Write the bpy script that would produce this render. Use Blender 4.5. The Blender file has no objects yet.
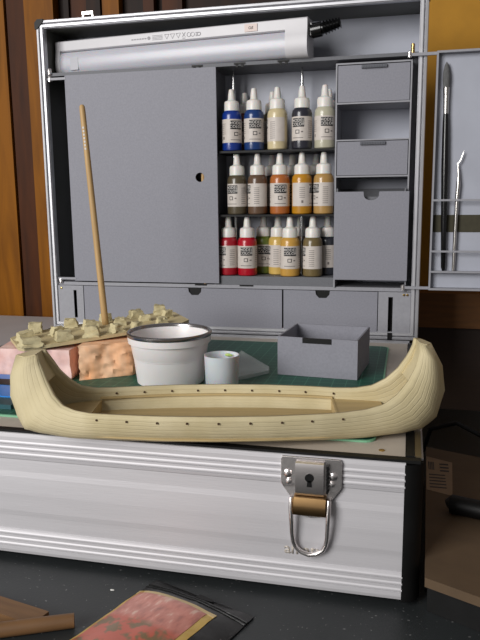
import bpy, bmesh, math, random
from mathutils import Vector, Matrix, noise
random.seed(7)
S = bpy.context.scene
COL = S.collection
MM = 0.001

# ------------------------------------------------------------------ camera
def set_camera():
    yaw, pitch, roll = 0.2417, 0.1744, -0.0109
    cy, sy, cp, sp = math.cos(yaw), math.sin(yaw), math.cos(pitch), math.sin(pitch)
    f = Vector((-sy*cp, cy*cp, -sp)); r = Vector((cy, sy, 0)); u = r.cross(f)
    cr, sr = math.cos(roll), math.sin(roll)
    R, U = r*cr + u*sr, -r*sr + u*cr
    cam = bpy.data.cameras.new('camera'); ob = bpy.data.objects.new('camera', cam)
    COL.objects.link(ob)
    m = Matrix((R, U, -f)).transposed().to_4x4(); m.translation = Vector((0.4759, -0.4477, 0.2768))
    ob.matrix_world = m
    cam.sensor_fit = 'VERTICAL'; cam.sensor_height = 32.0; cam.lens = 686.1/640*32.0
    cam.clip_start = 0.01; cam.clip_end = 50
    S.camera = ob
set_camera()

# ------------------------------------------------------------------ world, light, exposure
S.view_settings.view_transform = 'Standard'
S.view_settings.look = 'None'
S.view_settings.gamma = 1.0
S.view_settings.use_curve_mapping = False
S.view_settings.exposure = 0.0

def set_world():
    w = bpy.data.worlds.new('room_ambient'); S.world = w; w.use_nodes = True
    bg = w.node_tree.nodes['Background']
    bg.inputs[0].default_value = (1.0, 0.97, 0.96, 1); bg.inputs[1].default_value = 0.18
set_world()

def area_light(name, loc, target, sx, sy, power, color):
    l = bpy.data.lights.new(name, 'AREA'); l.shape = 'RECTANGLE'; l.size = sx; l.size_y = sy
    l.energy = power; l.color = color
    o = bpy.data.objects.new(name, l); COL.objects.link(o)
    o.location = loc
    o.rotation_euler = (Vector(target)-Vector(loc)).to_track_quat('-Z', 'Y').to_euler()
    return o
area_light('window_daylight', (-0.75, -1.75, 0.95), (0.3, 0.15, 0.15), 1.1, 1.3, 56.0, (1.0, 0.985, 0.97))

# ------------------------------------------------------------------ materials
def lin(c):
    return tuple(((v/255)/12.92 if v/255 <= 0.04045 else ((v/255+0.055)/1.055)**2.4) for v in c)
def mat(name, rgb, rough=0.5, metal=0.0, var=0.0, vscale=60, bump=0.0, bscale=300, stretch=(1,1,1), rgb2=None,
        spec=0.5, trans=0.0, alpha=1.0, sss=0.0, coat=0.0):
    m = bpy.data.materials.new(name); m.use_nodes = True
    nt = m.node_tree; N = nt.nodes; L = nt.links; b = N['Principled BSDF']
    c = lin(rgb)
    b.inputs['Base Color'].default_value = (*c, 1)
    b.inputs['Roughness'].default_value = rough; b.inputs['Metallic'].default_value = metal
    b.inputs['Specular IOR Level'].default_value = spec
    b.inputs['Transmission Weight'].default_value = trans
    b.inputs['Alpha'].default_value = alpha
    b.inputs['Coat Weight'].default_value = coat
    if sss:
        b.inputs['Subsurface Weight'].default_value = sss; b.inputs['Subsurface Scale'].default_value = 0.004
    tc = N.new('ShaderNodeTexCoord'); mp = N.new('ShaderNodeMapping'); mp.inputs['Scale'].default_value = stretch
    L.new(tc.outputs['Object'], mp.inputs['Vector'])
    if var > 0 or rgb2:
        n = N.new('ShaderNodeTexNoise'); n.inputs['Scale'].default_value = vscale; n.inputs['Detail'].default_value = 4
        L.new(mp.outputs[0], n.inputs['Vector'])
        r = N.new('ShaderNodeValToRGB')
        r.color_ramp.elements[0].position = 0.32; r.color_ramp.elements[1].position = 0.68
        c2 = lin(rgb2) if rgb2 else tuple(min(1, v*(1+var)) for v in c)
        c1 = c if rgb2 else tuple(v*(1-var) for v in c)
        r.color_ramp.elements[0].color = (*c1, 1); r.color_ramp.elements[1].color = (*c2, 1)
        L.new(n.outputs['Fac'], r.inputs['Fac']); L.new(r.outputs['Color'], b.inputs['Base Color'])
    if bump > 0:
        n2 = N.new('ShaderNodeTexNoise'); n2.inputs['Scale'].default_value = bscale; n2.inputs['Detail'].default_value = 3
        L.new(mp.outputs[0], n2.inputs['Vector'])
        bp = N.new('ShaderNodeBump'); bp.inputs['Strength'].default_value = bump; bp.inputs['Distance'].default_value = 0.001
        L.new(n2.outputs['Fac'], bp.inputs['Height']); L.new(bp.outputs[0], b.inputs['Normal'])
    return m

M = {}
M['alu'] = mat('brushed_aluminium', (196, 194, 197), 0.55, 0.3, var=0.05, vscale=30, bump=0.08, bscale=400, stretch=(0.15, 1, 3))
M['alu_rim'] = mat('rim_aluminium', (196, 196, 200), 0.42, 0.6, var=0.04, vscale=80)
M['chrome'] = mat('chrome', (240, 234, 232), 0.27, 1.0, var=0.03, vscale=40)
M['brass'] = mat('brass', (190, 160, 100), 0.25, 1.0, var=0.05)
M['bronze'] = mat('bronze_trim', (150, 135, 105), 0.35, 0.8, var=0.05)
M['grey'] = mat('grey_plastic_board', (136, 136, 145), 0.6, 0, var=0.06, vscale=500, bump=0.15, bscale=900)
M['grey_edge'] = mat('grey_board_edge', (150, 150, 156), 0.5, 0, var=0.05, vscale=300)
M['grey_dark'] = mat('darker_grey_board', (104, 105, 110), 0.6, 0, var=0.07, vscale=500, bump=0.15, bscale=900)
M['lining_back'] = mat('pale_grey_lining', (170, 173, 184), 0.45, 0, var=0.05, vscale=25)
M['lining'] = mat('shaded_side_lining', (58, 58, 52), 0.5, 0, var=0.12, vscale=18)  # shade on the left inner wall put into the colour of a light grey lining
M['black'] = mat('black_plastic', (16, 16, 16), 0.5, 0, var=0.2, vscale=80, spec=0.25)
M['black_gloss'] = mat('black_gloss', (14, 14, 15), 0.2, 0, var=0.2, vscale=80)
M['board'] = mat('beige_work_board', (188, 178, 166), 0.55, 0, var=0.04, vscale=40)
M['hull'] = None
M['white'] = mat('white_plastic', (206, 204, 207), 0.4, 0, var=0.02, vscale=60)
M['cap'] = mat('white_cap_plastic', (226, 222, 216), 0.35, 0, var=0.02, vscale=100, sss=0.2)
M['label'] = mat('paper_label', (205, 196, 188), 0.5, 0, var=0.04, vscale=200)
M['ink'] = mat('black_ink', (28, 28, 30), 0.5, 0, var=0.1)
M['ink_grey'] = mat('grey_ink', (120, 112, 108), 0.5, 0, var=0.1)
M['text'] = mat('white_ink', (205, 200, 195), 0.5, 0, var=0.02)
M['diffuser'] = mat('frosted_diffuser', (192, 192, 200), 0.3, 0, var=0.02, vscale=30, sss=0.3)
M['wood_stick'] = mat('pale_wood', (186, 152, 102), 0.55, 0, var=0.12, vscale=60, stretch=(6, 6, 0.3))
M['clay'] = mat('tan_resin', (198, 186, 146), 0.75, 0, var=0.1, vscale=70, bump=0.5, bscale=260)
M['tan_tray'] = mat('tan_tray', (196, 180, 138), 0.75, 0, var=0.08, vscale=50, bump=0.4, bscale=200)
M['foam_orange'] = mat('orange_foam', (240, 176, 126), 0.85, 0, vscale=60, rgb2=(248, 202, 164), bump=0.6, bscale=90, stretch=(1.4, 1.4, 0.5))
M['foam_pink'] = mat('pink_foam', (214, 168, 158), 0.85, 0, vscale=45, rgb2=(240, 208, 200), bump=0.6, bscale=140)
M['pot'] = mat('white_pot_plastic', (232, 227, 226), 0.35, 0, var=0.02, vscale=30, sss=0.1)
M['pot_rim'] = mat('grey_metal_rim', (150, 146, 146), 0.25, 0.9, var=0.05)
M['frost'] = mat('frosted_cup', (222, 221, 226), 0.35, 0, var=0.02, vscale=60, sss=0.4)
M['green_dot'] = mat('green_paint_drop', (180, 205, 110), 0.4, 0, var=0.05)
M['clear'] = mat('clear_acrylic', (205, 216, 210), 0.12, 0, var=0.02, alpha=0.38)
M['blue_pkt'] = mat('blue_packet', (24, 128, 214), 0.35, 0, var=0.12, vscale=40)
M['carton'] = mat('brown_cardboard', (84, 66, 46), 0.8, 0, var=0.08, vscale=60)
M['sticker'] = mat('pale_sticker', (134, 110, 84), 0.6, 0, var=0.06, vscale=90)
M['bristle'] = mat('grey_bristle', (95, 95, 95), 0.8, 0, var=0.3, vscale=400, stretch=(4, 4, 0.4))
M['steel'] = mat('steel_tool', (200, 196, 192), 0.25, 1.0, var=0.05)
M['rod'] = mat('steel_rod', (215, 215, 215), 0.22, 1.0, var=0.05)
M['mustard'] = mat('mustard_wall', (176, 126, 34), 0.8, 0, var=0.05, vscale=40)
M['dark_brown'] = mat('dark_brown_wood', (40, 26, 18), 0.6, 0, var=0.15, vscale=25, stretch=(1, 1, 8))
M['cab_brown'] = mat('brown_cabinet_wood', (112, 72, 30), 0.6, 0, var=0.15, vscale=25, stretch=(1, 1, 8))
M['sill'] = mat('pale_grey_laminate', (176, 172, 172), 0.5, 0, var=0.03, vscale=20)
M['dowel'] = mat('brown_wood_stick', (112, 80, 48), 0.6, 0, var=0.15, vscale=60, stretch=(0.4, 3, 3))
M['bag'] = mat('black_foil_bag', (24, 24, 24), 0.28, 0, var=0.2, vscale=60, bump=0.7, bscale=60)
M['bag_cream'] = mat('cream_printed_border', (205, 180, 130), 0.4, 0, var=0.1, vscale=60)
M['bag_yellow'] = mat('yellow_printed_border', (176, 140, 60), 0.4, 0, vscale=70, rgb2=(200, 170, 100))
M['floor'] = mat('beige_floor', (176, 150, 124), 0.6, 0, var=0.08, vscale=4)
M['handle'] = mat('dark_ridged_grey', (88, 90, 98), 0.5, 0, var=0.05)
M['lamp_ink'] = mat('faint_grey_print', (146, 144, 148), 0.5, 0, var=0.05)
M['top_lining'] = mat('shaded_top_lining', (78, 78, 72), 0.5, 0, var=0.08, vscale=20)  # shade under the lid top is put into this colour
M['crumb'] = mat('white_chip', (220, 220, 215), 0.6, 0, var=0.05)

def wood_mat(name, a, b_, sc=7):
    m = bpy.data.materials.new(name); m.use_nodes = True
    nt = m.node_tree; N = nt.nodes; L = nt.links; b = N['Principled BSDF']
    tc = N.new('ShaderNodeTexCoord'); mp = N.new('ShaderNodeMapping'); mp.inputs['Scale'].default_value = (1, 1, 0.12)
    n = N.new('ShaderNodeTexNoise'); n.inputs['Scale'].default_value = sc*8; n.inputs['Detail'].default_value = 6
    n.inputs['Distortion'].default_value = 0.6
    r = N.new('ShaderNodeValToRGB'); r.color_ramp.elements[0].position = 0.35; r.color_ramp.elements[1].position = 0.65
    r.color_ramp.elements[0].color = (*lin(a), 1); r.color_ramp.elements[1].color = (*lin(b_), 1)
    L.new(tc.outputs['Object'], mp.inputs['Vector']); L.new(mp.outputs[0], n.inputs['Vector'])
    L.new(n.outputs['Fac'], r.inputs['Fac']); L.new(r.outputs[0], b.inputs['Base Color'])
    b.inputs['Roughness'].default_value = 0.5; b.inputs['Specular IOR Level'].default_value = 0.12
    return m
M['wood_orange'] = wood_mat('orange_varnished_wood', (104, 60, 2), (132, 80, 6))
M['wood_red'] = wood_mat('reddish_varnished_wood', (50, 24, 8), (72, 36, 10))
M['wood_dark'] = wood_mat('dark_varnished_wood', (24, 12, 6), (40, 20, 8))

def table_mat():
    m = mat('black_table_top', (44, 47, 48), 0.42, 0, var=0.12, vscale=14, bump=0.1, bscale=500, spec=0.35)
    nt = m.node_tree; N = nt.nodes; L = nt.links; b = N['Principled BSDF']
    src = b.inputs['Base Color'].links[0].from_socket
    v = N.new('ShaderNodeTexNoise'); v.inputs['Scale'].default_value = 420; v.inputs['Detail'].default_value = 1
    tc = N.new('ShaderNodeTexCoord'); L.new(tc.outputs['Object'], v.inputs['Vector'])
    r = N.new('ShaderNodeValToRGB'); r.color_ramp.elements[0].position = 0.735; r.color_ramp.elements[1].position = 0.77
    L.new(v.outputs['Fac'], r.inputs['Fac'])
    mx = N.new('ShaderNodeMix'); mx.data_type = 'RGBA'
    L.new(r.outputs['Color'], mx.inputs['Factor']); L.new(src, mx.inputs['A']); mx.inputs['B'].default_value = (*lin((105, 105, 105)), 1)
    L.new(mx.outputs['Result'], b.inputs['Base Color'])
    return m
M['table'] = table_mat()

def mat_green():
    m = bpy.data.materials.new('green_cutting_mat'); m.use_nodes = True
    nt = m.node_tree; N = nt.nodes; L = nt.links; b = N['Principled BSDF']
    tc = N.new('ShaderNodeTexCoord'); sp = N.new('ShaderNodeSeparateXYZ'); L.new(tc.outputs['Object'], sp.inputs[0])
    def line(sock, period, width):
        a = N.new('ShaderNodeMath'); a.operation = 'PINGPONG'; a.inputs[1].default_value = period/2
        L.new(sock, a.inputs[0])
        c = N.new('ShaderNodeMath'); c.operation = 'LESS_THAN'; c.inputs[1].default_value = width
        L.new(a.outputs[0], c.inputs[0]); return c.outputs[0]
    a = line(sp.outputs['X'], 0.0125, 0.0003); c = line(sp.outputs['Y'], 0.0125, 0.0003)
    mx = N.new('ShaderNodeMath'); mx.operation = 'MAXIMUM'; L.new(a, mx.inputs[0]); L.new(c, mx.inputs[1])
    mix = N.new('ShaderNodeMix'); mix.data_type = 'RGBA'
    mix.inputs['A'].default_value = (*lin((24, 82, 66)), 1); mix.inputs['B'].default_value = (*lin((70, 128, 106)), 1)
    L.new(mx.outputs[0], mix.inputs['Factor']); L.new(mix.outputs['Result'], b.inputs['Base Color'])
    b.inputs['Roughness'].default_value = 0.5
    return m
M['mat_green'] = mat_green()
M['mat_edge'] = mat('pale_mat_border', (120, 175, 140), 0.5, 0, var=0.04)

def hull_mat():
    m = bpy.data.materials.new('tan_planked_hull'); m.use_nodes = True
    nt = m.node_tree; N = nt.nodes; L = nt.links; b = N['Principled BSDF']
    tc = N.new('ShaderNodeTexCoord'); sp = N.new('ShaderNodeSeparateXYZ'); L.new(tc.outputs['UV'], sp.inputs[0])
    n = N.new('ShaderNodeTexNoise'); n.inputs['Scale'].default_value = 40; n.inputs['Detail'].default_value = 4
    L.new(tc.outputs['Object'], n.inputs['Vector'])
    r = N.new('ShaderNodeValToRGB'); r.color_ramp.elements[0].position = 0.3; r.color_ramp.elements[1].position = 0.7
    r.color_ramp.elements[0].color = (*lin((194, 180, 140)), 1); r.color_ramp.elements[1].color = (*lin((208, 195, 158)), 1)
    L.new(n.outputs['Fac'], r.inputs['Fac'])
    # plank seams: thin grooves along the length
    k = N.new('ShaderNodeMath'); k.operation = 'PINGPONG'; k.inputs[1].default_value = 0.045
    wv = N.new('ShaderNodeMath'); wv.operation = 'MULTIPLY_ADD'; wv.inputs[1].default_value = 0.03; L.new(n.outputs['Fac'], wv.inputs[0]); L.new(sp.outputs['Y'], wv.inputs[2])
    L.new(wv.outputs[0], k.inputs[0])
    g = N.new('ShaderNodeMapRange'); g.inputs['From Min'].default_value = 0.0; g.inputs['From Max'].default_value = 0.012
    L.new(k.outputs[0], g.inputs['Value'])
    # fine grain running along the planks
    mp = N.new('ShaderNodeMapping'); mp.inputs['Scale'].default_value = (5, 70, 1); L.new(tc.outputs['UV'], mp.inputs['Vector'])
    n2 = N.new('ShaderNodeTexNoise'); n2.inputs['Scale'].default_value = 1.6; n2.inputs['Detail'].default_value = 4
    L.new(mp.outputs[0], n2.inputs['Vector'])
    ad = N.new('ShaderNodeMath'); ad.operation = 'ADD'; L.new(g.outputs[0], ad.inputs[0]); L.new(n2.outputs['Fac'], ad.inputs[1])
    bp = N.new('ShaderNodeBump'); bp.inputs['Strength'].default_value = 0.45; bp.inputs['Distance'].default_value = 0.0005
    L.new(ad.outputs[0], bp.inputs['Height']); L.new(bp.outputs[0], b.inputs['Normal'])
    L.new(r.outputs[0], b.inputs['Base Color'])
    b.inputs['Roughness'].default_value = 0.65
    return m
M['hull'] = hull_mat()
M['deck'] = mat('tan_deck_wood', (182, 160, 114), 0.7, 0, var=0.08, vscale=50, stretch=(0.3, 6, 1), bump=0.3, bscale=120)

def meat_mat():
    m = bpy.data.materials.new('printed_pink_red_picture'); m.use_nodes = True
    nt = m.node_tree; N = nt.nodes; L = nt.links; b = N['Principled BSDF']
    tc = N.new('ShaderNodeTexCoord')
    mp = N.new('ShaderNodeMapping'); mp.inputs['Scale'].default_value = (2.2, 1, 1); mp.inputs['Rotation'].default_value = (0, 0, 0.9)
    L.new(tc.outputs['Object'], mp.inputs['Vector'])
    n = N.new('ShaderNodeTexNoise'); n.inputs['Scale'].default_value = 85; n.inputs['Detail'].default_value = 3
    L.new(mp.outputs[0], n.inputs['Vector'])
    r = N.new('ShaderNodeValToRGB'); e = r.color_ramp.elements
    e[0].position = 0.3; e[0].color = (*lin((158, 100, 88)), 1)
    e[1].position = 0.72; e[1].color = (*lin((214, 178, 160)), 1)
    k = e.new(0.45); k.color = (*lin((186, 118, 104)), 1)
    k = e.new(0.58); k.color = (*lin((196, 130, 116)), 1)
    # a band of bright red pieces and olive ones near the lower end of the picture
    sp = N.new('ShaderNodeSeparateXYZ'); L.new(tc.outputs['Object'], sp.inputs[0])
    n2 = N.new('ShaderNodeTexNoise'); n2.inputs['Scale'].default_value = 110; L.new(tc.outputs['Object'], n2.inputs['Vector'])
    r2 = N.new('ShaderNodeValToRGB'); q = r2.color_ramp.elements
    q[0].position = 0.42; q[0].color = (*lin((120, 96, 66)), 1); q[1].position = 0.52; q[1].color = (*lin((184, 90, 70)), 1)
    L.new(n2.outputs['Fac'], r2.inputs['Fac'])
    mr = N.new('ShaderNodeMapRange'); mr.inputs['From Min'].default_value = -0.050; mr.inputs['From Max'].default_value = -0.056
    L.new(sp.outputs['Y'], mr.inputs['Value'])
    mx = N.new('ShaderNodeMix'); mx.data_type = 'RGBA'
    L.new(n.outputs['Fac'], r.inputs['Fac']); L.new(mr.outputs[0], mx.inputs['Factor'])
    L.new(r.outputs[0], mx.inputs['A']); L.new(r2.outputs[0], mx.inputs['B'])
    L.new(mx.outputs['Result'], b.inputs['Base Color'])
    b.inputs['Roughness'].default_value = 0.3
    return m
M['meat'] = meat_mat()

# ------------------------------------------------------------------ helpers
def link(name, me, m, parent=None, smooth=False, kind=None, label=None):
    if m is not None: me.materials.append(m)
    if smooth:
        for p in me.polygons: p.use_smooth = True
    o = bpy.data.objects.new(name, me); COL.objects.link(o)
    if parent is not None: o.parent = parent
    if kind: o['kind'] = kind
    if label: o['label'] = label
    return o
def finish(name, bm, m, parent=None, smooth=False, bevel=0, kind=None, label=None, seg=2, angle=0.6):
    if bevel > 0:
        ed = [e for e in bm.edges if len(e.link_faces) == 2 and e.calc_face_angle(0) > angle]
        bmesh.ops.bevel(bm, geom=ed, offset=bevel, segments=seg, affect='EDGES', profile=0.6, clamp_overlap=True)
    bmesh.ops.recalc_face_normals(bm, faces=bm.faces)
    me = bpy.data.meshes.new(name); bm.to_mesh(me); bm.free()
    o = link(name, me, m, parent, False, kind, label)
    if smooth:
        for p in me.polygons: p.use_smooth = True
        me.set_sharp_from_angle(angle=math.radians(38))
    return o
def box(bm, x0, x1, y0, y1, z0, z1):
    v = [bm.verts.new((x, y, z)) for z in (z0, z1) for y in (y0, y1) for x in (x0, x1)]
    for f in ((0,2,3,1), (4,5,7,6), (0,1,5,4), (2,6,7,3), (0,4,6,2), (1,3,7,5)):
        bm.faces.new([v[i] for i in f])
def boxes(name, lst, m, parent=None, bevel=0.0004, kind=None, label=None):
    bm = bmesh.new()
    for b in lst: box(bm, *[c*MM for c in b])
    return finish(name, bm, m, parent, True, bevel, kind, label)
def lathe(bm, prof, seg=24, c=(0, 0, 0), cap=True):
    rings = []
    for r, z in prof:
        rings.append([bm.verts.new((c[0]+r*math.cos(2*math.pi*k/seg), c[1]+r*math.sin(2*math.pi*k/seg), c[2]+z)) for k in range(seg)])
    for a, b in zip(rings, rings[1:]):
        for k in range(seg):
            bm.faces.new((a[k], a[(k+1) % seg], b[(k+1) % seg], b[k]))
    if cap:
        if prof[0][0] > 1e-7: bm.faces.new(list(reversed(rings[0])))
        if prof[-1][0] > 1e-7: bm.faces.new(rings[-1])
def tube(bm, pts, rad, seg=10):
    pts = [Vector(p) for p in pts]
    if not hasattr(rad, '__len__'): rad = [rad]*len(pts)
    rings = []; up = None
    for i, p in enumerate(pts):
        d = (pts[min(i+1, len(pts)-1)]-pts[max(i-1, 0)]).normalized()
        if up is None:
            up = d.orthogonal().normalized()
        up = (up - d*up.dot(d)).normalized(); s = d.cross(up)
        rings.append([bm.verts.new(p + rad[i]*(up*math.cos(2*math.pi*k/seg)+s*math.sin(2*math.pi*k/seg))) for k in range(seg)])
    for a, b in zip(rings, rings[1:]):
        for k in range(seg): bm.faces.new((a[k], a[(k+1) % seg], b[(k+1) % seg], b[k]))
    bm.faces.new(list(reversed(rings[0]))); bm.faces.new(rings[-1])
def prism(bm, poly, axis, a, b):
    """poly of 2D points extruded along an axis ('x': pts are (y,z); 'y': (x,z); 'z': (x,y))"""
    def P(p, t):
        return {'x': (t, p[0], p[1]), 'y': (p[0], t, p[1]), 'z': (p[0], p[1], t)}[axis]
    A = [bm.verts.new(P(p, a)) for p in poly]; B = [bm.verts.new(P(p, b)) for p in poly]
    n = len(poly)
    for i in range(n): bm.faces.new((A[i], A[(i+1) % n], B[(i+1) % n], B[i]))
    bm.faces.new(list(reversed(A))); bm.faces.new(B)
def circle(cx, cy, r, n=24): return [(cx+r*math.cos(2*math.pi*k/n), cy+r*math.sin(2*math.pi*k/n)) for k in range(n)]
def rrect(x0, x1, y0, y1, r, n=5):
    out = []
    for cx, cy, a0 in ((x1-r, y1-r, 0), (x0+r, y1-r, 90), (x0+r, y0+r, 180), (x1-r, y0+r, 270)):
        for k in range(n+1):
            a = math.radians(a0+90*k/n); out.append((cx+r*math.cos(a), cy+r*math.sin(a)))
    return out
def cut_plate(name, outlines, thick, m, parent, place, bevel=0.0, label=None):
    """flat plate with holes from 2D outlines (metres); place maps (u,v,w) to xyz"""
    cu = bpy.data.curves.new('tmp', 'CURVE'); cu.dimensions = '2D'; cu.fill_mode = 'BOTH'
    cu.extrude = thick/2
    for pts in outlines:
        s = cu.splines.new('POLY'); s.points.add(len(pts)-1); s.use_cyclic_u = True
        for i, p in enumerate(pts): s.points[i].co = (p[0], p[1], 0, 1)
    o = bpy.data.objects.new('tmp', cu); COL.objects.link(o)
    dg = bpy.context.evaluated_depsgraph_get()
    me = bpy.data.meshes.new_from_object(o.evaluated_get(dg))
    bpy.data.objects.remove(o); bpy.data.curves.remove(cu)
    bm = bmesh.new(); bm.from_mesh(me); bpy.data.meshes.remove(me)
    bmesh.ops.remove_doubles(bm, verts=bm.verts, dist=1e-7)
    for v in bm.verts: v.co = Vector(place(v.co.x, v.co.y, v.co.z+thick/2))
    for e in list(bm.faces): e.material_index = 0
    return finish(name, bm, m, parent, False, bevel, None, label)
def text_verts(body, size, bold=0.0, align='CENTER', spacing=1.0):
    cu = bpy.data.curves.new('tmp', 'FONT'); cu.body = body; cu.size = size; cu.offset = bold
    cu.align_x = align; cu.align_y = 'CENTER'; cu.resolution_u = 2; cu.space_line = spacing
    cu.extrude = 0
    o = bpy.data.objects.new('tmp', cu); COL.objects.link(o)
    dg = bpy.context.evaluated_depsgraph_get()
    me = bpy.data.meshes.new_from_object(o.evaluated_get(dg))
    bpy.data.objects.remove(o); bpy.data.curves.remove(cu)
    return me
def text_obj(name, body, size, m, parent, place, bold=0.0, thick=0.00015, spacing=1.0, label=None):
    me = text_verts(body, size, bold, spacing=spacing)
    bm = bmesh.new(); bm.from_mesh(me); bpy.data.meshes.remove(me)
    r = bmesh.ops.extrude_face_region(bm, geom=list(bm.faces))
    for v in [g for g in r['geom'] if isinstance(g, bmesh.types.BMVert)]: v.co.z += thick
    for v in bm.verts: v.co = Vector(place(v.co.x, v.co.y, v.co.z))
    return finish(name, bm, m, parent, label=label)
def thing(name, label, cat, loc=(0, 0, 0), rz=0, group=None):
    o = bpy.data.objects.new(name, None); COL.objects.link(o); o.empty_display_size = 0.01
    o.location = loc; o.rotation_euler = (0, 0, rz)
    o['label'] = label; o['category'] = cat
    if group: o['group'] = group
    return o
def tag(o, label, cat, group=None, kind=None):
    o['label'] = label; o['category'] = cat
    if group: o['group'] = group
    if kind: o['kind'] = kind
    return o
def children(o): return [c for c in bpy.data.objects if c.parent == o]
def dup(root, loc, rz, label):
    r = root.copy(); COL.objects.link(r); r.location = loc; r.rotation_euler = (0, 0, rz); r['label'] = label
    for ch in children(root):
        c = ch.copy(); COL.objects.link(c); c.parent = r
        for g in children(ch):
            d = g.copy(); COL.objects.link(d); d.parent = c
    return r

# ================================================================== SETTING
boxes('wall_back', [(-900, 1900, 640, 660, -750, 1500)], M['mustard'], bevel=0, kind='structure')
boxes('floor', [(-1500, 2000, -1500, 660, -770, -750)], M['floor'], bevel=0, kind='structure')

# panelled wooden wardrobe behind, left of and above the case
wd = thing('wardrobe', 'orange-brown varnished wooden wardrobe front behind the left of the case', 'wardrobe', (0, 0, -0.75))
def wdp(name, lst, m, label=None):
    o = boxes(name, lst, m, wd, 0.002, label=label); o.location = (0, 0, 0.75); return o
wdp('carcass', [(-800, 330, 560, 638, -750, 1300)], M['wood_dark'])
wdp('board', [(-205, -134, 545, 560, -740, 1290)], M['wood_orange'], 'orange varnished board at the left edge')
wdp('board', [(-400, -207, 545, 560, -740, 1290)], M['wood_red'])
wdp('board', [(-98, -50, 542, 560, -740, 1290)], M['wood_orange'])
wdp('board', [(-131, -101, 548, 560, -740, 1290)], M['wood_red'])
wdp('frame_post', [(-34, -26, 545, 560, -740, 1290)], M['wood_dark'])
wdp('panel', [(-26, 4, 550, 560, 60, 575)], M['wood_red'])
wdp('frame_post', [(4, 26, 542, 560, -740, 1290)], M['wood_dark'])
wdp('board', [(28, 54, 545, 560, -740, 1290)], M['wood_orange'])
wdp('board', [(92, 108, 545, 560, -740, 1290)], M['wood_red'])
wdp('board', [(120, 150, 548, 560, -740, 1290)], M['wood_red'])

# dark cabinet behind on the right
cb = thing('sideboard', 'dark brown wooden sideboard behind the right of the case', 'sideboard', (0.75, 0.6, -0.75))
def cbp(name, lst, m):
    o = boxes(name, lst, m, cb, 0.001); o.location = (-0.75, -0.6, 0.75); return o
cbp('cabinet_top', [(360, 1500, 560, 638, 92, 142)], M['cab_brown'])
cbp('cabinet_body', [(365, 1495, 572, 638, -750, 92)], M['dark_brown'])

# pale sideboard surface to the left of the case
sl = thing('side_table', 'pale grey laminate side table behind the left of the case', 'side table', (-0.4, 0.4, -0.75))
o = boxes('table_top', [(-900, -14, 150, 500, 82, 100)], M['sill'], sl, 0.001); o.location = (0.4, -0.4, 0.75)
o = boxes('support_panel', [(-880, -860, 160, 490, -750, 82)], M['sill'], sl, 0.001); o.location = (0.4, -0.4, 0.75)
o = boxes('support_panel', [(-60, -40, 500, 520, -750, 82)], M['sill'], sl, 0.001); o.location = (0.4, -0.4, 0.75)

# black table
tb = thing('work_table', 'black speckled table top that the aluminium case stands on', 'table', (0.3, 0, -0.75))
def tbp(name, lst, m, bev=0.002):
    o = boxes(name, lst, m, tb, bev); o.location = (-0.3, 0, 0.75); return o
tbp('table_top', [(-700, 1400, -330, 480, -34, -4)], M['table'])
for x, y in ((-660, -300), (1330, -300), (-660, 410), (1330, 410)):
    tbp('leg', [(x, x+40, y, y+40, -750, -34)], M['black'])

# ================================================================== THE CASE
case = thing('hobby_case', 'open aluminium hobby workbox with upright lid full of grey drawers and shelves', 'case', (0, 0, 0))

# --- base: front panel extruded from a ridged profile
prof = [(0.0, 0.002), (0.0016, 0.0), ]
def front_panel():
    H = 102.0
    pts = [(3.0, 0.5), (0.6, 2.0), (0.0, 4.5)]               # rolled lower lip (y, z) mm
    def ridge(z, h=3.2, d=0.9): return [(0.0, z), (d, z+0.5), (-0.5, z+1.1), (-0.5, z+h-1.1), (0.0, z+h)]
    for z in (7.5, 12.3, 17.1): pts += ridge(z)
    pts += [(0.3, 21.5), (1.3, 22.3), (0.7, 33.5), (0.2, 38), (-0.1, 52), (0.2, 66), (0.7, 70.5), (0.9, 80.3), (0.3, 81)]
    for z in (83.0, 87.6, 92.2): pts += ridge(z)
    pts += [(0.0, 98.5), (0.4, 101.5), (1.5, H), (6, H), (6, 0.5)]
    bm = bmesh.new(); prism(bm, [(y*MM, z*MM) for y, z in pts], 'x', 0.011, 0.4785)
    return finish('front_panel', bm, M['alu'], case)
front_panel()
boxes('side_panel', [(484, 490, 11, 390, 1, 102)], M['alu'], case)
boxes('side_panel', [(0, 6, 11, 390, 1, 102)], M['alu'], case)
boxes('back_panel', [(11, 479, 391, 397, 1, 102)], M['alu'], case)
boxes('bottom_panel', [(6, 484, 6, 391, 1, 5)], M['black'], case)
for cx, cy, a0 in ((12, 12, 180), (478, 12, 270), (12, 388, 90), (478, 388, 0)):
    bm = bmesh.new()
    pts = [(cx*MM, cy*MM)]
    for k in range(9):
        a = math.radians(a0+90*k/8); pts.append(((cx+12.4*math.cos(a))*MM, (cy+12.4*math.sin(a))*MM))
    prism(bm, pts, 'z', 0.0005, 0.1005)
    finish('corner_post', bm, M['black'], case, True)
boxes('work_board', [(8, 478, 8, 384, 98, 103)], M['board'], case, label='beige work board set in the top of the base')
boxes('black_edge_trim', [(2, 488, 1.2, 7.6, 101.5, 103.7)], M['black'], case)
for q in (478.4, 2): boxes('side_trim', [(q, q+5.6, 8, 384, 98, 104.4)], M['black'], case)
for q0, q1 in ((484.4, 488.6), (-0.2, 1.8)): boxes('side_rail', [(q0, q1, 9, 390, 98, 104.2)], M['bronze'], case, label='bronze-coloured edge rail')
boxes('back_rail', [(10, 480, 385, 388, 98, 104.2), (10, 480, 390, 395, 98, 104.6)], M['alu_rim'], case)
for x, y in ((30, 30), (460, 30), (30, 370), (460, 370)):
    bm = bmesh.new(); lathe(bm, [(0.009, -0.0040), (0.0095, -0.003), (0.009, 0.001)], 16, (x*MM, y*MM, 0))
    finish('rubber_foot', bm, M['black'], case, True)
for x in (14.5,):
    pass
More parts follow.
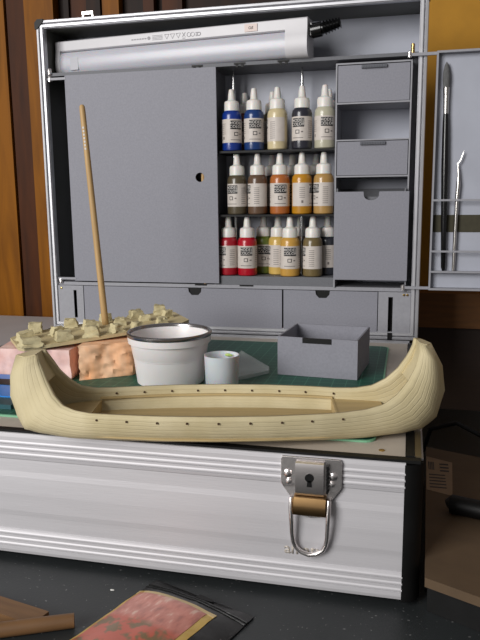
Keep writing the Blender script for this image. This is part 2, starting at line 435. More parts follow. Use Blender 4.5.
# small screws in the work board
for x, y in ((145, 27), (30, 20), (462, 18)):
    bm = bmesh.new(); lathe(bm, [(0.0022, 0.1030), (0.0022, 0.1034), (0.0014, 0.1037)], 12, (x*MM, y*MM, 0))
    finish('screw', bm, M['brass'], case, True)

# --- latch on the front
lat_pts = [(395, 101.3), (435.5, 101.3), (436.5, 99), (436.5, 82), (435, 79), (430, 72.5), (429.5, 66), (427, 61.5), (422, 58.5), (415.5, 57.5),
           (409, 58.5), (404, 61.5), (401.5, 66), (401, 72.5), (396, 79), (394.2, 82), (394.2, 99)]
lp = cut_plate('latch_plate', [[(x*MM, z*MM) for x, z in lat_pts]], 0.0018, M['chrome'], case,
               lambda u, v, w: (u, -0.0006-w, v), 0.0003)
def latch_bits():
    bm = bmesh.new()
    sec = [(-2.4, 99.5), (-6.2, 98.5), (-7.0, 95), (-6.8, 78), (-5.2, 75), (-2.4, 74.5)]
    prism(bm, [(y*MM, z*MM) for y, z in sec], 'x', 0.4050, 0.4245)
    finish('lever_housing', bm, M['chrome'], lp, True, 0.0006)
    bm = bmesh.new()
    sec = [(-2.4, 75), (-7.2, 74), (-9.6, 69), (-9.8, 64.5), (-8.0, 61.5), (-5, 60.5), (-2.4, 62)]
    prism(bm, [(y*MM, z*MM) for y, z in sec], 'x', 0.4040, 0.4262)
    finish('curved_tongue', bm, mat('bronze_reflection_metal', (150, 120, 82), 0.3, 1.0, var=0.1), lp, True, 0.0008, label='curved latch tongue with a bronze reflection painted into its colour')  # bronze reflection on the tongue is put into its base colour
    bm = bmesh.new()
    prism(bm, circle(0.4148, 0.0887, 0.0031), 'y', -0.0074, -0.0068)
    prism(bm, [(0.4135, 0.0868), (0.4161, 0.0868), (0.4166, 0.0822), (0.4130, 0.0822)], 'y', -0.0074, -0.0068)
    finish('keyhole', bm, M['black'], lp)
    for x in (399.2, 430.6):
        bm = bmesh.new(); lathe(bm, [(0.0030, 0), (0.0028, 0.0008), (0.0016, 0.0014), (0.0004, 0.0015)], 14)
        bmesh.ops.rotate(bm, verts=bm.verts, cent=(0, 0, 0), matrix=Matrix.Rotation(math.radians(90), 3, 'X'))
        bmesh.ops.translate(bm, verts=bm.verts, vec=(x*MM, -0.0023, 0.0892))
        finish('screw', bm, M['chrome'], lp, True)
        bm = bmesh.new(); lathe(bm, [(0.0019, 0), (0.0019, 0.0012), (0.0009, 0.0016)], 12)
        bmesh.ops.rotate(bm, verts=bm.verts, cent=(0, 0, 0), matrix=Matrix.Rotation(math.radians(90), 3, 'X'))
        bmesh.ops.translate(bm, verts=bm.verts, vec=((x+(0.8 if x < 410 else -0.8))*MM, -0.0023, 0.0836))
        finish('rivet', bm, M['chrome'], lp, True)
    bm = bmesh.new()
    for k, z in enumerate(range(78, 99, 3)):
        box(bm, 0.4262, 0.4278, -0.0070+0.0006*(k % 2), -0.0022, z*MM, (z+2)*MM)
    finish('spring', bm, M['black'], lp)
    # pull loop hanging from the lever
    pts = [(402.0, -5, 72.5), (402.0, -7.5, 66), (402.4, -6.5, 56), (402.6, -5.0, 46), (403.2, -3.6, 39), (405.0, -3.0, 34.5),
           (409.0, -3.0, 31.4), (414.2, -3.0, 29.8), (419.6, -3.0, 31.0), (424.0, -3.0, 34.2), (426.2, -3.6, 39), (427.2, -5, 46), (427.6, -6.5, 56), (428.0, -7.5, 66), (428.0, -5, 72.5)]
    bm = bmesh.new(); tube(bm, [[c*MM for c in p] for p in pts], 0.0017, 12)
    finish('pull_loop', bm, M['chrome'], lp, True)
latch_bits()
text_obj('raised_lettering', 'amati', 0.0115, mat('faint_tan_lettering', (176, 168, 158), 0.5, 0.2, var=0.04), case, lambda u, v, w: (0.4085+u, 0.0010-w, 0.0310+v), 0.0002, 0.0003)

# --- lid: back, walls and ridged rim
ZT, ZB = 506, 103.9
def frame_loop(name, x0, x1, z0, z1, prof, m, parent):
    bm = bmesh.new(); loops = []
    for ins, y in prof:
        loops.append([bm.verts.new(c) for c in (((x0+ins)*MM, y*MM, (z0+ins)*MM), ((x1-ins)*MM, y*MM, (z0+ins)*MM),
                                               ((x1-ins)*MM, y*MM, (z1-ins)*MM), ((x0+ins)*MM, y*MM, (z1-ins)*MM))])
    n = len(loops)
    for i in range(n):
        a, b = loops[i], loops[(i+1) % n]
        for k in range(4): bm.faces.new((a[k], a[(k+1) % 4], b[(k+1) % 4], b[k]))
    return finish(name, bm, m, parent)
LY = 400.0
rim = frame_loop('lid_rim', 0, 490, ZB, ZT, [(0, LY+9), (0, LY+1.2), (0.8, LY), (3.4, LY-0.4), (4.1, LY+0.4), (4.3, LY+4), (5.2, LY+4), (5.4, LY+0.4),
                 (6.0, LY), (8.6, LY), (9.2, LY+0.6), (9.2, LY+2.2), (9.7, LY+2.2), (9.7, LY+9)], M['alu_rim'], case)
for sx, sz in ((0, ZT), (490, ZT)):
    s = 1 if sx == 0 else -1
    bm = bmesh.new()
    prism(bm, [((sx-s*1)*MM, (sz-11)*MM), ((sx+s*2)*MM, (sz-11)*MM), ((sx+s*11)*MM, (sz-2)*MM), ((sx+s*11)*MM, (sz+1)*MM), ((sx+s*3)*MM, (sz+1)*MM), ((sx-s*1)*MM, (sz-3)*MM)], 'y', 0.3985, 0.409)
    finish('corner_cap', bm, M['black'], rim)
boxes('lid_wall', [(0.3, 6, 409, 470, 110, 500)], M['alu'], case)
boxes('lid_wall', [(484, 489.7, 409, 470, 110, 500)], M['alu'], case)
boxes('lid_wall', [(0.3, 489.7, 409, 470, 500, 505.7)], M['alu'], case)
boxes('lid_wall', [(0.3, 489.7, 409, 470, 104.2, 110)], M['alu'], case)
boxes('lid_back', [(6, 484, 466, 470, 110, 500)], M['lining_back'], case, label='pale grey lining at the back of the lid')
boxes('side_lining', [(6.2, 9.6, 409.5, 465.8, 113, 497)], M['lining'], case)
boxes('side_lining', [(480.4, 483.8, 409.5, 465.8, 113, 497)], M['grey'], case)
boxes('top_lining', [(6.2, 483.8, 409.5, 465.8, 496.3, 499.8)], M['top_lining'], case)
# strike on top of the lid
stk = boxes('strike_plate', [(57, 80, 412, 430, 505.8, 507)], M['steel'], case, 0.0003)
boxes('strike_hook', [(61, 63, 410, 413, 506.8, 511), (74, 76, 410, 413, 506.8, 511), (61, 76, 409, 413, 511, 514.6)], M['steel'], stk, 0.0005)

# long shelves and dividers
shelf_u = boxes('shelf', [(9.8, 480, 404, 465.8, 437, 441)], M['grey_dark'], case)
boxes('shelf', [(9.8, 480, 404, 465.8, 163.6, 168)], M['grey_edge'], case)
slots = [(208, 222, 436.4, 438.6), (262, 276, 436.4, 438.6), (316, 330, 436.4, 438.6), (206, 220, 436.4, 438.6)]
for x0, x1, z0, z1 in slots[:3]:
    boxes('joint_slot', [(x0, x1, 403.2, 404.4, z1-0.5, z1+1.8), (x0+2, x0+5, 403.2, 404.4, z0-1.2, z1), (x1-5, x1-2, 403.2, 404.4, z0-1.2, z1)], M['black'], shelf_u, 0)
for x0, x1 in ((206, 222), (266, 284)):
    boxes('joint_slot', [(x0, x1, 403.4, 404.3, 166.4, 168.2)], M['black'], case, 0)
boxes('divider', [(232.2, 234.4, 404.5, 465.8, 168, 437)], M['grey_dark'], case)
boxes('divider', [(40, 42.4, 408.5, 465.8, 168, 437)], M['grey_dark'], case)

# bottle shelves
for z in (258, 337):
    boxes('bottle_shelf', [(234.4, 386.2, 407, 465.8, z-3.2, z-0.6)], M['black'], case)
boxes('bottle_shelf', [(234.4, 386.2, 405.6, 465.8, 168.2, 179.2)], M['grey_dark'], case)
for x in (253.2, 341):
    bm = bmesh.new()
    lathe(bm, [(0.0024, 0.1795), (0.0024, 0.412), (0.0018, 0.426), (0.0008, 0.4365)], 14, (x*MM, 0.4348, 0))
    lathe(bm, [(0.0040, 0.1793), (0.0040, 0.183), (0.0025, 0.1835)], 14, (x*MM, 0.4348, 0))
    finish('support_rod', bm, M['rod'], case, True)

# left compartment door with a finger hole
door = cut_plate('compartment_door', [rrect(0.0365, 0.2395, 0.1700, 0.4365, 0.0008, 2), circle(0.2165, 0.3045, 0.0058, 28)], 0.0030, M['grey'], case,
                 lambda u, v, w: (u, 0.4005+w, v))
for z in (442.5, 433.5, 170):
    bm = bmesh.new(); lathe(bm, [(0.0026, -0.0035), (0.0026, 0.0030), (0.0018, 0.0042), (0.0004, 0.0044)], 14, (0.0145, 0.4025, z*MM))
    finish('hinge_pin', bm, M['chrome'], door, True)
for q in (431.5, 171.5): boxes('hinge_arm', [(12, 38, 400, 403.6, q, q+3)], M['grey_edge'], door)

# right drawer unit
unit = boxes('drawer_housing', [(386.2, 388.0, 401, 465.8, 168, 430.5), (472, 473.8, 401, 465.8, 168, 430.5), (386.2, 473.8, 401, 465.8, 430.5, 432.3),
                                (388, 472, 401, 465.8, 385.8, 387.6), (388, 472, 401, 465.8, 343.6, 345.2), (388, 472, 401, 465.8, 301.2, 303.0)], M['grey_edge'], case, 0.0002)
boxes('side_gap_panel', [(474.5, 480, 420, 465, 168, 437)], M['grey_dark'], case)
def drawer(z0, z1):
    d = boxes('drawer', [(388.8, 471.2, 402, 404, z0, z1), (388.8, 390.6, 404, 463, z0, z1-1), (469.4, 471.2, 404, 463, z0, z1-1), (390.6, 469.4, 404, 463, z0, z0+1.6),
                         (390.6, 469.4, 461, 463, z0, z1-1)], M['grey'], case, 0.0003)
    bm = bmesh.new()
    box(bm, 0.4160, 0.4450, 0.3990, 0.4018, (z1-4.2)*MM, (z1-0.6)*MM)
    for k in range(9): box(bm, (417+3*k)*MM, (418.6+3*k)*MM, 0.3982, 0.3990, (z1-3.6)*MM, (z1-1.2)*MM)
    finish('ridged_handle', bm, M['handle'], d, label='darker ridged handle')
drawer(388.2, 429.6); drawer(303.6, 342.8)
# big open-topped bin pulled a little way out
zf = 284.0
notch = [(0.3872, 0.1785), (0.4745, 0.1785), (0.4745, zf*MM), (0.4400, zf*MM)]
for k in range(1, 10):
    a = math.pi*k/10; notch.append((0.4308+0.0092*math.cos(a), zf*MM-0.0102*math.sin(a)**0.6))
notch += [(0.4216, zf*MM), (0.3872, zf*MM)]
bin_ = cut_plate('deep_bin_drawer', [notch], 0.002, M['grey'], case, lambda u, v, w: (u, 0.3920+w, v))
boxes('bin_body', [(389.4, 391.2, 394, 460, 179, 288), (469, 470.8, 394, 460, 179, 288), (391.2, 469, 394, 460, 179, 181), (391.2, 469, 456, 458, 181, 288), (391.2, 469, 400.5, 402, 181, 278)], M['grey_dark'], bin_, 0.0002)

# bottom strip: two wide drawers and two slotted plates
def low_drawer(x0, x1, nx):
    z0, z1 = 0.1118, 0.1630
    pts = [(x0, z0), (x1, z0), (x1, z1), (nx+0.0092, z1), (nx+0.0084, z1-0.0050), (nx+0.0045, z1-0.0092), (nx-0.0045, z1-0.0092), (nx-0.0084, z1-0.0050), (nx-0.0092, z1), (x0, z1)]
    d = cut_plate('wide_drawer', [pts], 0.002, M['grey'], case, lambda u, v, w: (u, 0.4020+w, v))
    boxes('drawer_body', [((x0*1000)+1, (x0*1000)+2.6, 404, 462, 112, 161), ((x1*1000)-2.6, (x1*1000)-1, 404, 462, 112, 161), ((x0*1000)+2.6, (x1*1000)-2.6, 404, 462, 112, 113.6),
                          ((nx*1000)-12, (nx*1000)+12, 404.1, 404.7, 145, 163.4)], M['black'], d, 0.0002)
low_drawer(0.0480, 0.3215, 0.2060)
low_drawer(0.3235, 0.4405, 0.3730)
cut_plate('slotted_plate', [[(0.0100, 0.1115), (0.0470, 0.1115), (0.0470, 0.1632), (0.0100, 0.1632)], [(0.0325, 0.119), (0.0372, 0.119), (0.0372, 0.157), (0.0325, 0.157)]], 0.002,
          M['grey_edge'], case, lambda u, v, w: (u, 0.4015+w, v))
cut_plate('slotted_plate', [[(0.4415, 0.1115), (0.4800, 0.1115), (0.4800, 0.1632), (0.4415, 0.1632)], [(0.4535, 0.1125), (0.4590, 0.1125), (0.4590, 0.157), (0.4535, 0.157)]], 0.002,
          M['grey_edge'], case, lambda u, v, w: (u, 0.4015+w, v))
boxes('slot_gap_shade', [(453.5, 459.2, 399.2, 399.8, 103.5, 113)], M['black'], case, 0)  # added black strip paints the dark gap through the rim
boxes('slot_inner_shade', [(31, 39, 410, 412, 114, 160), (451, 461, 410, 412, 112, 160)], M['black'], case, 0)  # added black sheets paint the shade inside the slots
for x, z in ((15, 159.5), (472, 160), (476, 160)):
    bm = bmesh.new(); lathe(bm, [(0.0016, 0), (0.0014, 0.0006), (0.0003, 0.0008)], 12)
    bmesh.ops.rotate(bm, verts=bm.verts, cent=(0, 0, 0), matrix=Matrix.Rotation(math.radians(90), 3, 'X'))
    bmesh.ops.translate(bm, verts=bm.verts, vec=(x*MM, 0.4012, z*MM)); finish('screw', bm, M['brass'], case, True)
# pins at the right hinge
for z in (441.5, 447.0):
    bm = bmesh.new(); lathe(bm, [(0.0022, -0.0025), (0.0022, 0.0025), (0.0012, 0.0032)], 12, (0.4735, 0.4040, z*MM)); finish('hinge_pin', bm, M['brass'], case, True)

# --- right door, a shallow tray swung fully open
dt = boxes('door_tray', [(501, 731, 400.0, 401.6, 169, 437), (500, 502, 390, 401.6, 168, 438), (730, 732, 390, 401.6, 168, 438), (502, 730, 390, 401.6, 435.6, 438), (502, 730, 390, 401.6, 168, 170.4)],
           M['grey_edge'], case, 0.0003)
boxes('tray_lining', [(502.4, 729.6, 399.4, 400.0, 170.6, 435.4)], M['lining_back'], dt, 0)
for z in (273, 214, 190):
    boxes('tray_rail', [(501, 731, 388.4, 390, z-1.1, z+1.1)], M['grey_edge'], dt, 0.0003)
boxes('tray_rail', [(501, 731, 390, 399.4, 189, 190.6)], M['grey_edge'], dt, 0.0003)
boxes('elastic_band', [(502.4, 729.6, 398.6, 399.3, 236, 256)], mat('olive_elastic', (62, 58, 42), 0.8, 0, var=0.1, vscale=200), dt, 0, label='dark olive elastic band')
for q in (435, 168): boxes('hinge_arm', [(469, 501, 396.5, 399.3, q, q+3.3)], M['grey_edge'], dt, 0.0004)
for z in (436.7, 169.6):
    bm = bmesh.new(); lathe(bm, [(0.0026, -0.003), (0.0026, 0.003), (0.0014, 0.004)], 12, (0.4702, 0.3972, z*MM)); finish('hinge_pin', bm, M['chrome'], dt, True)

# ================================================================== CUTTING MAT
cm = thing('cutting_mat', 'green gridded cutting mat lying on the beige board of the case', 'cutting mat', (0.235, 0.1950, 0.103))
bm = bmesh.new(); prism(bm, rrect(-0.223, 0.222, -0.164, 0.163, 0.009), 'z', 0.0001, 0.0016)
finish('mat_sheet', bm, M['mat_edge'], cm, label='pale green border of the mat')
bm = bmesh.new(); prism(bm, rrect(-0.2215, 0.2205, -0.1625, 0.1615, 0.008), 'z', 0.0016, 0.0018)
finish('grid_surface', bm, M['mat_green'], cm)
MZ = 0.1050

# ================================================================== PAINT BOTTLES
bcap = mat('bottle_nozzle_white', (228, 224, 218), 0.35, 0, var=0.02, sss=0.15)
def paint_body_mat(name, rgb):
    return mat(name, rgb, 0.28, 0, var=0.08, vscale=90, coat=0.3)
def bottle_meshes():
    bm = bmesh.new()
    lathe(bm, [(0.0002, 0.0012), (0.0105, 0.0), (0.0122, 0.0012), (0.0124, 0.003), (0.0124, 0.0425), (0.0117, 0.0462), (0.0098, 0.0485), (0.0090, 0.0495), (0.0088, 0.051)], 28)
    return bm
def cap_mesh():
    bm = bmesh.new()
    lathe(bm, [(0.0091, 0.0488), (0.0096, 0.0492), (0.0094, 0.0585), (0.0086, 0.0605), (0.0054, 0.0618), (0.0046, 0.0630), (0.0042, 0.0690), (0.0034, 0.0735), (0.0030, 0.0750), (0.0022, 0.0755), (0.0002, 0.0755)], 24)
    return bm
def wrap(bm_out, a0, a1, z0, z1, r, n=10):
    vs = []
    for k in range(n+1):
        a = a0+(a1-a0)*k/n
        vs.append((bm_out.verts.new((r*math.sin(a), -r*math.cos(a), z0)), bm_out.verts.new((r*math.sin(a), -r*math.cos(a), z1))))
    for p, q in zip(vs, vs[1:]): bm_out.faces.new((p[0], q[0], q[1], p[1]))
def make_bottle(rgb, nm, label, loc, turn, full=True, grp='dropper bottles of paint on the lid shelves'):
    """turn = degrees by which the printed black box faces away from the front (minus = left)"""
    t = thing('paint_bottle', label, 'paint bottle', [c*MM for c in loc], math.radians(turn), grp)
    bm = bottle_meshes(); finish('bottle_body', bm, paint_body_mat('paint_'+nm, rgb), t, True)
    bm = cap_mesh(); finish('dropper_cap', bm, M['cap'], t, True)
    if full:
        bm = bmesh.new(); wrap(bm, math.radians(-150), math.radians(150), 0.0100, 0.0385, 0.01252, 40)
        lb = finish('paper_label', bm, M['label'], t, True)
        bm = bmesh.new(); wrap(bm, -0.64, 0.64, 0.0262, 0.0366, 0.01262, 14)
        wrap(bm, -0.25, 0.18, 0.0182, 0.0228, 0.01262, 6)
        finish('printed_box', bm, M['ink'], lb)
        bm = bmesh.new(); wrap(bm, -0.18, 0.11, 0.0190, 0.0220, 0.01268, 6)
        finish('box_number', bm, M['label'], lb)
        bm = bmesh.new()
        wrap(bm, -0.62, 0.55, 0.0130, 0.0138, 0.01262, 10); wrap(bm, 0.34, 0.55, 0.0196, 0.0212, 0.01262, 3)
        for k in range(9): wrap(bm, 1.05, 1.6, 0.0135+k*0.0024, 0.0142+k*0.0024, 0.01262, 5)
        for k in range(6): wrap(bm, -1.7, -1.15, 0.0205+k*0.0024, 0.0211+k*0.0024, 0.01262, 5)
        wrap(bm, -1.5, -1.3, 0.0140, 0.0172, 0.01262, 3)
        finish('small_print', bm, M['ink_grey'], lb)
        def pl(u, v, w): return ((0.01264+w)*math.sin(u/0.0126), -(0.01264+w)*math.cos(u/0.0126), 0.0314+v)
        text_obj('lettering', 'MODEL\nCOLOR', 0.0052, M['text'], lb, pl, 0.00012, 0.00006, 0.85)
    return t
R1, R2, R3 = 337, 258, 180
YF = 418.6
make_bottle((18, 50, 132), 'bright_blue', 'bright blue paint dropper bottle at the left end of the top row', (254.5, YF, R1-0.6), 42)
make_bottle((24, 56, 112), 'deep_blue', 'deep blue paint dropper bottle, second along the top row', (283.2, YF, R1-0.6), 20)
make_bottle((206, 190, 150), 'cream', 'cream paint dropper bottle in the middle of the top row with no black box showing', (313, YF-1, R1-0.6), -95)
make_bottle((42, 42, 52), 'slate', 'almost black paint dropper bottle in the top row', (343.6, YF-0.5, R1-0.6), -16)
make_bottle((186, 182, 160), 'stone_grey', 'pale stone grey paint dropper bottle at the right end of the top row', (371.5, YF, R1-0.6), 22)
make_bottle((84, 74, 56), 'olive_umber', 'dark olive brown paint dropper bottle at the left end of the middle row', (260.5, YF, R2-0.6), -22)
make_bottle((98, 74, 56), 'umber', 'dark brown paint dropper bottle second in the middle row, its label turned away', (287.2, YF, R2-0.6), -70)
make_bottle((172, 98, 44), 'orange_brown', 'orange brown paint dropper bottle in the centre of the middle row', (316, YF-0.5, R2-0.6), 14)
make_bottle((186, 130, 28), 'ochre_yellow', 'yellow ochre paint dropper bottle in the middle row with a pale label side showing', (343.8, YF, R2-0.6), 92)
make_bottle((176, 138, 80), 'tan_ochre', 'light tan paint dropper bottle at the right end of the middle row', (371, YF, R2-0.6), -58)
make_bottle((160, 22, 38), 'crimson', 'crimson paint dropper bottle at the far left of the bottom row, half behind the door', (247.8, 420, R3-0.6), -40)
make_bottle((176, 14, 36), 'red', 'bright red paint dropper bottle near the left of the bottom row', (273.6, YF-2, R3-0.6), 6)
make_bottle((98, 112, 42), 'green', 'olive green paint dropper bottle standing half behind the red and yellow ones', (289.0, 445.5, R3-0.6), 14)
make_bottle((206, 172, 92), 'straw', 'straw yellow paint dropper bottle in the bottom row, black box turned away', (310.2, 436, R3-0.6), -78)
make_bottle((196, 150, 70), 'gold', 'golden ochre paint dropper bottle in the bottom row with black box facing front', (329.2, YF-2, R3-0.6), 10)
make_bottle((112, 96, 62), 'olive_drab', 'olive drab paint dropper bottle in the bottom row right of the bright rod', (358, YF, R3-0.6), -75)
make_bottle((40, 42, 50), 'charcoal', 'charcoal paint dropper bottle at the right end of the bottom row', (373.6, 440.5, R3-0.6), 95)
back = [(263, R1, (120, 70, 60), 'rust', 'rust paint dropper bottle in the back row between the two blue ones'),
        (300, R1, (150, 140, 110), 'khaki', 'khaki paint dropper bottle in the back row behind the deep blue one'),
        (372.5, R1, (140, 138, 120), 'sage', 'sage grey paint dropper bottle in the back row behind the stone grey one'),
        (299, R2, (120, 118, 110), 'ash', 'ash grey paint dropper bottle behind the left side of the orange brown one'),
        (326, R2, (130, 110, 80), 'earth', 'earth brown paint dropper bottle behind the right side of the orange brown one'),
        (357, R2, (150, 120, 90), 'sand', 'sand paint dropper bottle behind and right of the yellow ochre one'),
        (337, R3, (120, 100, 70), 'bark', 'bark brown paint dropper bottle in the back of the bottom row')]
for x, z, c, nm, lb in back:
    make_bottle(c, nm+'_back', lb, (x, 452.6, z-0.6), random.choice((10, -20, 60)))

# a wooden handle seen through the finger hole of the compartment door
t = thing('stored_wooden_handle', 'yellowish wooden handle seen through the round hole of the grey door', 'tool handle', (0.2190, 0.4068, 0.1682))
bm = bmesh.new(); lathe(bm, [(0.0020, 0), (0.0028, 0.03), (0.0024, 0.16), (0.0010, 0.175)], 14); finish('handle', bm, M['wood_stick'], t, True)

# ================================================================== LAMP ON THE UPPER SHELF
def lamp():
    L0 = Vector((0.0125, 0.4270)); L1 = Vector((0.3525, 0.3920)); d = L1-L0; ln = d.length; a = math.atan2(d.y, d.x)
    t = thing('striplight', 'white tubular strip light lying along the upper shelf of the lid', 'lamp', (L0.x, L0.y, 0.4411), a)
    h = 43.5
    bm = bmesh.new()
    house = [(2.5, 30), (0.5, 31.5), (0.5, 42.5), (1.6, h), (30, h), (31, 42.5), (31, 3), (29, 1), (12, 1), (12, 30)]
    prism(bm, [(y*MM, z*MM) for y, z in house], 'x', 0.0, ln); finish('lamp_housing', bm, M['white'], t, True, 0.0005)
    bm = bmesh.new()
    dif = [(3.0, 29.2), (1.2, 27.5), (-0.8, 24), (-1.6, 18), (-1.4, 10), (0.6, 4.5), (4, 1.2), (10, 0.4), (12, 0.4), (12, 29.2)]
    prism(bm, [(y*MM, z*MM) for y, z in dif], 'x', 0.006, ln-0.026); finish('diffuser', bm, M['diffuser'], t, True)
    for x0, x1 in ((-0.0008, 0.006), (ln-0.026, ln+0.0008)):
        bm = bmesh.new()
        cap = [(2.5, h+0.4), (30, h+0.4), (31.6, 42.5), (31.6, 1), (29, 0.2), (9, 0.0), (4, 0.6), (0.2, 4), (-2.0, 10), (-2.2, 18), (-1.2, 25), (0, 31), (0, 42)]
        prism(bm, [(y*MM, z*MM) for y, z in cap], 'x', x0, x1); finish('end_cap', bm, M['white'], t, True, 0.0005)
    bm = bmesh.new(); box(bm, 0.022, 0.034, -0.0019, 0.003, 0.006, 0.021)
    finish('tube_end', bm, mat('tube_end_grey', (180, 180, 186), 0.4, var=0.03), t, label='greyish tube end showing through the diffuser')
    # rocker switch
    x = ln*0.800
    sw = boxes('rocker_switch', [(x*1000-8, x*1000+8, -0.6, 3, 33, 41.5)], mat('pinkish_switch', (204, 184, 176), 0.4, var=0.03), t, 0.0006)
    def up(u, v, w): return (x-u, -0.0007-w, 0.0373-v)
    text_obj('switch_marks', 'I/O', 0.0045, M['ink_grey'], sw, up, 0.0001, 0.0001)
    # printing, upside down as the lamp lies
    def pr(cx, cz): return lambda u, v, w: (cx-u, 0.0004-w, cz-v)
    lx = 0.6
    text_obj('printed_marks', 'CE', 0.0062, M['lamp_ink'], t, pr(ln*0.600, 0.0365), 0.0001, 0.0001)
    bm = bmesh.new()
    for k, fx in enumerate((0.475, 0.498, 0.521)):
        cx = ln*fx; tube(bm, [(cx-0.003, 0.0003, 0.0392), (cx, 0.0003, 0.0337), (cx+0.003, 0.0003, 0.0392), (cx-0.003, 0.0003, 0.0392)], 0.0003, 4)
    for fx in (0.563, 0.578):
        cx = ln*fx; tube(bm, [(cx+0.0025*math.cos(q*math.pi/5), 0.0003, 0.0365+0.0025*math.sin(q*math.pi/5)) for q in range(11)], 0.0003, 4)
    cx = ln*0.543
    tube(bm, [(cx-0.002, 0.0003, 0.0395), (cx+0.002, 0.0003, 0.0345)], 0.0004, 4); tube(bm, [(cx+0.002, 0.0003, 0.0395), (cx-0.002, 0.0003, 0.0345)], 0.0004, 4)
    box(bm, cx-0.002, cx+0.002, 0.0002, 0.0006, 0.0325, 0.0333)
    prism(bm, circle(ln*0.402, 0.0368, 0.0022, 12), 'y', 0.0002, 0.0006)
    for k in range(6): box(bm, ln*(0.330+0.0108*k), ln*(0.330+0.0108*k)+0.0028, 0.0002, 0.0006, 0.0360, 0.0374)
    for k in range(4): box(bm, ln*0.416, ln*0.458, 0.0002, 0.0006, 0.0340+0.0016*k, 0.0346+0.0016*k)
    finish('printed_symbols', bm, M['lamp_ink'], t)
    # power plug at the right end
    bm = bmesh.new()
    box(bm, ln, ln+0.004, 0.007, 0.019, 0.024, 0.038)
    tube(bm, [(ln+0.003, 0.013, 0.030), (ln+0.015, 0.013, 0.0315), (ln+0.0155, 0.013, 0.0315), (ln+0.017, 0.013, 0.032)], [0.0085, 0.0085, 0.0060, 0.0060], 14)
    pts, rad = [], []
    for k in range(12):
        pts.append((ln+0.017+0.0018*k, 0.013, 0.032+0.0004*k)); rad.append((0.0086 if k % 2 else 0.0062)-0.0002*k)
    tube(bm, pts, rad, 14)
    finish('power_plug', bm, M['black_gloss'], t, True, label='black ribbed power plug')
lamp()

# ================================================================== TOOLS IN THE OPEN DOOR TRAY
t = thing('paintbrush', 'black-handled paintbrush standing bristles up in the open door tray', 'paintbrush', (0.5160, 0.3945, 0.1907))
def shear(bm, dx):
    for v in bm.verts: v.co.x += dx*v.co.z/0.235
def part_l(name, prof, m, parent, dx, seg=14, off=(0, 0, 0), sy=1.0):
    bm = bmesh.new(); lathe(bm, prof, seg, off)
    for v in bm.verts: v.co.y *= sy
    shear(bm, dx); return finish(name, bm, m, parent, True)
part_l('brush_handle', [(0.0012, 0), (0.0026, 0.004), (0.0034, 0.05), (0.0042, 0.12), (0.0036, 0.165), (0.0026, 0.186)], M['black_gloss'], t, -0.0050)
part_l('ferrule', [(0.0029, 0.178), (0.0031, 0.186), (0.0030, 0.188), (0.0036, 0.208)], M['steel'], t, -0.0050)
part_l('bristles', [(0.0033, 0.207), (0.0042, 0.216), (0.0039, 0.224), (0.0022, 0.232), (0.0004, 0.2355)], M['bristle'], t, -0.0050, sy=0.8)
t = thing('steel_probe', 'slim steel probe with a bent hooked tip in the open door tray', 'hand tool', (0.5275, 0.3945, 0.1907))
bm = bmesh.new()
tube(bm, [(0, 0, 0), (0.0002, 0, 0.03), (0.0008, 0, 0.085), (0.0016, 0, 0.100), (0.0014, 0, 0.112)], [0.0018, 0.0021, 0.0023, 0.0026, 0.0014], 12)
finish('probe_handle', bm, M['steel'], t, True)
bm = bmesh.new(); tube(bm, [(0.0014, 0, 0.112), (0.0006, 0, 0.119), (0.0000, 0, 0.123), (0.0030, 0, 0.127), (0.0052, 0, 0.134), (0.0062, 0, 0.1375)], [0.0014, 0.0011, 0.0010, 0.0009, 0.0008, 0.0003], 8)
finish('hooked_tip', bm, M['steel'], t, True)

# ================================================================== REMOVED DRAWER
def loose_drawer():
    t = thing('loose_drawer', 'small empty grey drawer box with dark handle slot standing on the green mat', 'drawer box', (0.3960, 0.2370, MZ), math.radians(-5.5))
    w, d, h, k = 39.5, 37, 38.5, 1.7
    cut = [(-w, 0), (w, 0), (w, h), (14.5, h), (14.5, h-5.5), (-14.5, h-5.5), (-14.5, h), (-w, h)]
    cut_plate('drawer_front', [[(x*MM, z*MM) for x, z in cut]], 0.0018, M['grey'], t, lambda u, v, w_: (u, -d*MM+w_, v))
    boxes('drawer_side', [(-w, -w+k, -d+1.8, d, 0, h)], M['grey'], t, 0.0003)
    boxes('drawer_side', [(w-k, w, -d+1.8, d, 0, h)], M['grey'], t, 0.0003)
    boxes('drawer_back', [(-w+k, w-k, d-k, d, 0, h)], M['grey'], t, 0.0003)
    boxes('drawer_floor', [(-w+k, w-k, -d+1.8, d-k, 0.2, 2)], M['grey'], t, 0.0003)
    boxes('slot_handle', [(-14.3, 14.3, -d-0.3, -d+3, h-5.3, h-0.6)], M['black'], t, 0.0006, label='dark plastic handle in the front slot')
loose_drawer()

# ================================================================== WHITE POT AND CUP
t = thing('white_pot', 'white plastic pot with shiny grey metal rim beside the boat hull', 'pot', (0.2570, 0.1590, MZ))
PS = Matrix.Diagonal((0.93, 0.93, 1.13, 1))
bm = bmesh.new()
lathe(bm, [(0.0330, 0.0), (0.0342, 0.001), (0.0370, 0.0215), (0.0374, 0.0218), (0.0374, 0.0226), (0.0377, 0.0230), (0.0400, 0.0345), (0.0422, 0.0350), (0.0426, 0.0385), (0.0428, 0.0412),
           (0.0398, 0.0412), (0.0380, 0.036), (0.0340, 0.004), (0.0002, 0.003)], 48)
bmesh.ops.transform(bm, matrix=PS, verts=bm.verts); finish('pot_body', bm, M['pot'], t, True)
bm = bmesh.new()
lathe(bm, [(0.0398, 0.0412), (0.0400, 0.0428), (0.0410, 0.0438), (0.0424, 0.0440), (0.0436, 0.0432), (0.0438, 0.0415), (0.0432, 0.0405), (0.0424, 0.0402), (0.0405, 0.0404)], 48, cap=False)
bmesh.ops.transform(bm, matrix=PS, verts=bm.verts); finish('metal_rim', bm, M['pot_rim'], t, True)
